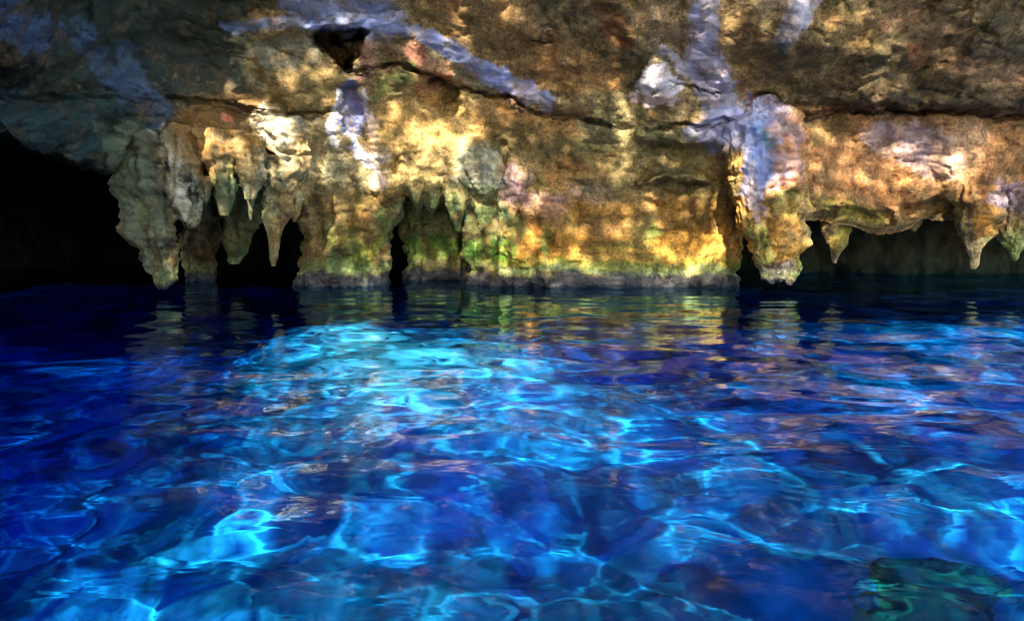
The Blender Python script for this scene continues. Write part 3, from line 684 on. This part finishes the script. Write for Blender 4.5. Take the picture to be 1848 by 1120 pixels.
SPOTS = []   # (a, b, ra, rb, strength) windows left in the leaf screen to place sun spots
def spot_wall(px_, py_, rx, ry, st=1.0):
    Yw = sheetY(px_, min(py_, 420)) if py_ < 330 else 15.4
    p = np.array([float(v) for v in place(np.float64(px_), np.float64(py_), Yw)])
    a, b = ab(p); k = Yw / F
    SPOTS.append((a, b, rx * k * 1.2, ry * k * 1.0, st * (.8 if px_ < 420 else .5)))
def spot_bed(X_, Y_, rx, ry, st=1.0):
    z_ = float(bed_depth(np.array([X_]), np.array([Y_]))[0])
    tr = math.asin(math.cos(EL) / 1.33)                          # refracted sun
    q = np.array([X_, Y_, z_]) + np.array([0, math.tan(tr) * z_, -z_])
    a, b = ab(q)
    SPOTS.append((a, b, rx, ry * math.sin(EL), st))
for s_ in [(430, 280, 130, 80, .5), (318, 262, 30, 40), (340, 340, 28, 56), (395, 300, 34, 44), (405, 370, 26, 30), (452, 290, 22, 40, .75), (505, 235, 38, 26), (540, 290, 22, 36, .9),
           (610, 240, 20, 36, .9), (668, 285, 26, 34), (678, 335, 16, 24, .9), (770, 290, 64, 34, .9), (800, 240, 60, 40, .8), (850, 345, 50, 14, .9), (690, 200, 50, 40, .55),
           (540, 120, 44, 40, .5), (1110, 215, 30, 60, .6), (1130, 280, 20, 40, .7), (1130, 415, 26, 26, .7), (1255, 455, 56, 36, .95), (950, 430, 36, 30, .6), (1300, 440, 16, 60, .6),
           (1740, 258, 38, 24, .9), (1690, 295, 46, 24, .85), (1640, 330, 50, 40, .5), (1190, 155, 40, 40, .2), (1290, 230, 50, 60, .15), (1400, 280, 50, 60, .2), (780, 100, 60, 40, .35),
           (1410, 440, 36, 40, .6), (1760, 420, 30, 40, .6), (1520, 300, 60, 50, .4)]:
    spot_wall(*s_)
for s_ in [(-3.3, 11.2, 1.3, 1.2), (-.9, 10.2, 1.7, 1.9), (.2, 8.2, 1.0, 1.3, .9), (-1.4, 8.0, .9, 1.0, .8), (1.2, 4.4, 1.0, .9, .95), (.6, 5.6, .8, .9, .8), (2.2, 6.4, 1.0, .8, .8), (3.6, 6.2, .9, .9, .8),
           (-.9, 5.0, .9, .6, .6), (-2.6, 5.0, .9, .9, .55), (-1.6, 3.6, .7, .5, .7), (-4.6, 7.5, 1.0, 1.0, .4), (4.6, 10, 1.5, 1.0, .55), (2.4, 10.4, 1.2, .6, .6), (6.5, 14.0, .8, .5, .8), (.0, 3.2, .7, .5, .6)]:
    spot_bed(*s_)

NL = 330000
la, lb = rng.uniform(-21, 18, NL), rng.uniform(-17, 23, NL)
spk = fbm(la, lb, 0 * la + 5, 1.1, 4)
# share of the sun let through: thin leaf screen before the wall, wide windows over the pool
open_ = .08 * sstep(-7.6, -5, la) * (1 - .35 * sstep(1.0, 2.2, lb)) * sstep(3.2, 2.4, lb) * np.clip(1 + 1.2 * spk, .1, 2) + .0 * la
wa, wb_ = la + .35 * fbm(la, lb, 0 * la, .9, 3), lb + .35 * fbm(la + 20, lb, 0 * la, .9, 3)
for a, b, ra, rb, st in SPOTS:
    open_ = np.maximum(open_, st * sstep(1.3, .7, np.hypot((wa - a) / ra, (wb_ - b) / rb)))
lake = sstep(-1.9, -3.1, lb + .3 * spk + .9 * sstep(-4.5, -6.5, la)) * (1 - .7 * np.exp(-(((la - 3.7) / 2.0) ** 2 + ((lb + 8.6) / 1.3) ** 2)))
open_ = np.maximum(open_, lake * (.14 + .86 * sstep(-.2, .22, spk)) * (1 - .35 * sstep(-2.5, -6, la)) * (1 - .8 * np.exp(-(((la - 3.2) / 2.3) ** 2 + ((lb + 4.4) / .8) ** 2))))
keep = rng.uniform(0, 1, NL) < -np.log(np.maximum(open_, .004)) / 5.5
la, lb = la[keep], lb[keep]
nL = len(la)
dist = rng.uniform(23, 28, nL)
cen = P0 + la[:, None] * ea + lb[:, None] * eb + dist[:, None] * Ld
tilt = rng.uniform(-.6, .6, (nL, 2)); rot = rng.uniform(0, 6.28, nL); sz = rng.uniform(.09, .15, nL)
e1 = ea[None] * np.cos(rot)[:, None] + eb[None] * np.sin(rot)[:, None] + Ld * tilt[:, :1]
e2 = -ea[None] * np.sin(rot)[:, None] + eb[None] * np.cos(rot)[:, None] + Ld * tilt[:, 1:]
lv = np.stack([cen - e1 * sz[:, None] * 1.25, cen - e2 * sz[:, None] * .7, cen + e1 * sz[:, None] * 1.25, cen + e2 * sz[:, None] * .7], 1).reshape(-1, 3)
m, t, N, L = new_mat('screen_leaf'); N['Principled BSDF'].inputs['Base Color'].default_value = (.05, .10, .02, 1)
can = mesh('leaf_screen', lv, np.arange(nL * 4).reshape(-1, 4), m)
tag(can, 'unseen leaf screen added behind the viewer to dapple the sun', None, None, 'stuff')

gx, gy = np.meshgrid(np.linspace(-60, 60, 60), np.linspace(-90, -5.8, 60), indexing='ij')
gz = .5 + 3.0 * sstep(-7, -25, gy) + 6.0 * sstep(-2, -8, gx) * sstep(-6, -10, gy) + .4 * fbm(gx, gy, 0 * gx, .2, 3)  # left bank raised to block the low sky and darken the cave
gm = mesh('shore', np.stack([gx, gy, gz], -1), gridq(60, 60)[:, ::-1], rock_material('shore_earth', .9, 1, False, (.10, .10, .05)))
tag(gm, 'unseen earthy shore behind the viewer, raised on the left to shade the cave', None, None, 'structure')

# ------------------------------------------------------------------ light
w = bpy.data.worlds.new('World'); S.world = w; w.use_nodes = True
bg = w.node_tree.nodes['Background']
sky = w.node_tree.nodes.new('ShaderNodeTexSky'); sky.sky_type = 'NISHITA'; sky.sun_disc = False
sky.sun_elevation = EL; sky.sun_rotation = math.pi + AZ
w.node_tree.links.new(sky.outputs[0], bg.inputs[0]); bg.inputs[1].default_value = .15
sl = bpy.data.lights.new('sun', 'SUN'); sl.energy = 5; sl.angle = math.radians(.5); sl.color = (1, .93, .8)
so = bpy.data.objects.new('sun', sl); COL.objects.link(so)
from mathutils import Vector
so.rotation_euler = Vector(Ld).to_track_quat('Z', 'Y').to_euler()
sl.cycles.is_caustics_light = True

# ------------------------------------------------------------------ camera and render
cam = bpy.data.cameras.new('camera'); co = bpy.data.objects.new('camera', cam); COL.objects.link(co)
co.location = (0, 0, CAMZ); co.rotation_euler = (math.pi / 2 - PITCH, 0, 0)
cam.sensor_width = 36; cam.lens = 36 * F / 1848; cam.clip_end = 500; cam.clip_start = .05
S.camera = co
S.view_settings.view_transform = 'Standard'; S.view_settings.look = 'None'; S.view_settings.gamma = 1
S.view_settings.exposure = 2.5
S.cycles.use_denoising = True; S.cycles.filter_width = 1.1
S.cycles.max_bounces = 10; S.cycles.diffuse_bounces = 3; S.cycles.glossy_bounces = 4; S.cycles.transmission_bounces = 8; S.cycles.transparent_max_bounces = 8; S.cycles.volume_bounces = 0
S.cycles.sample_clamp_indirect = 6
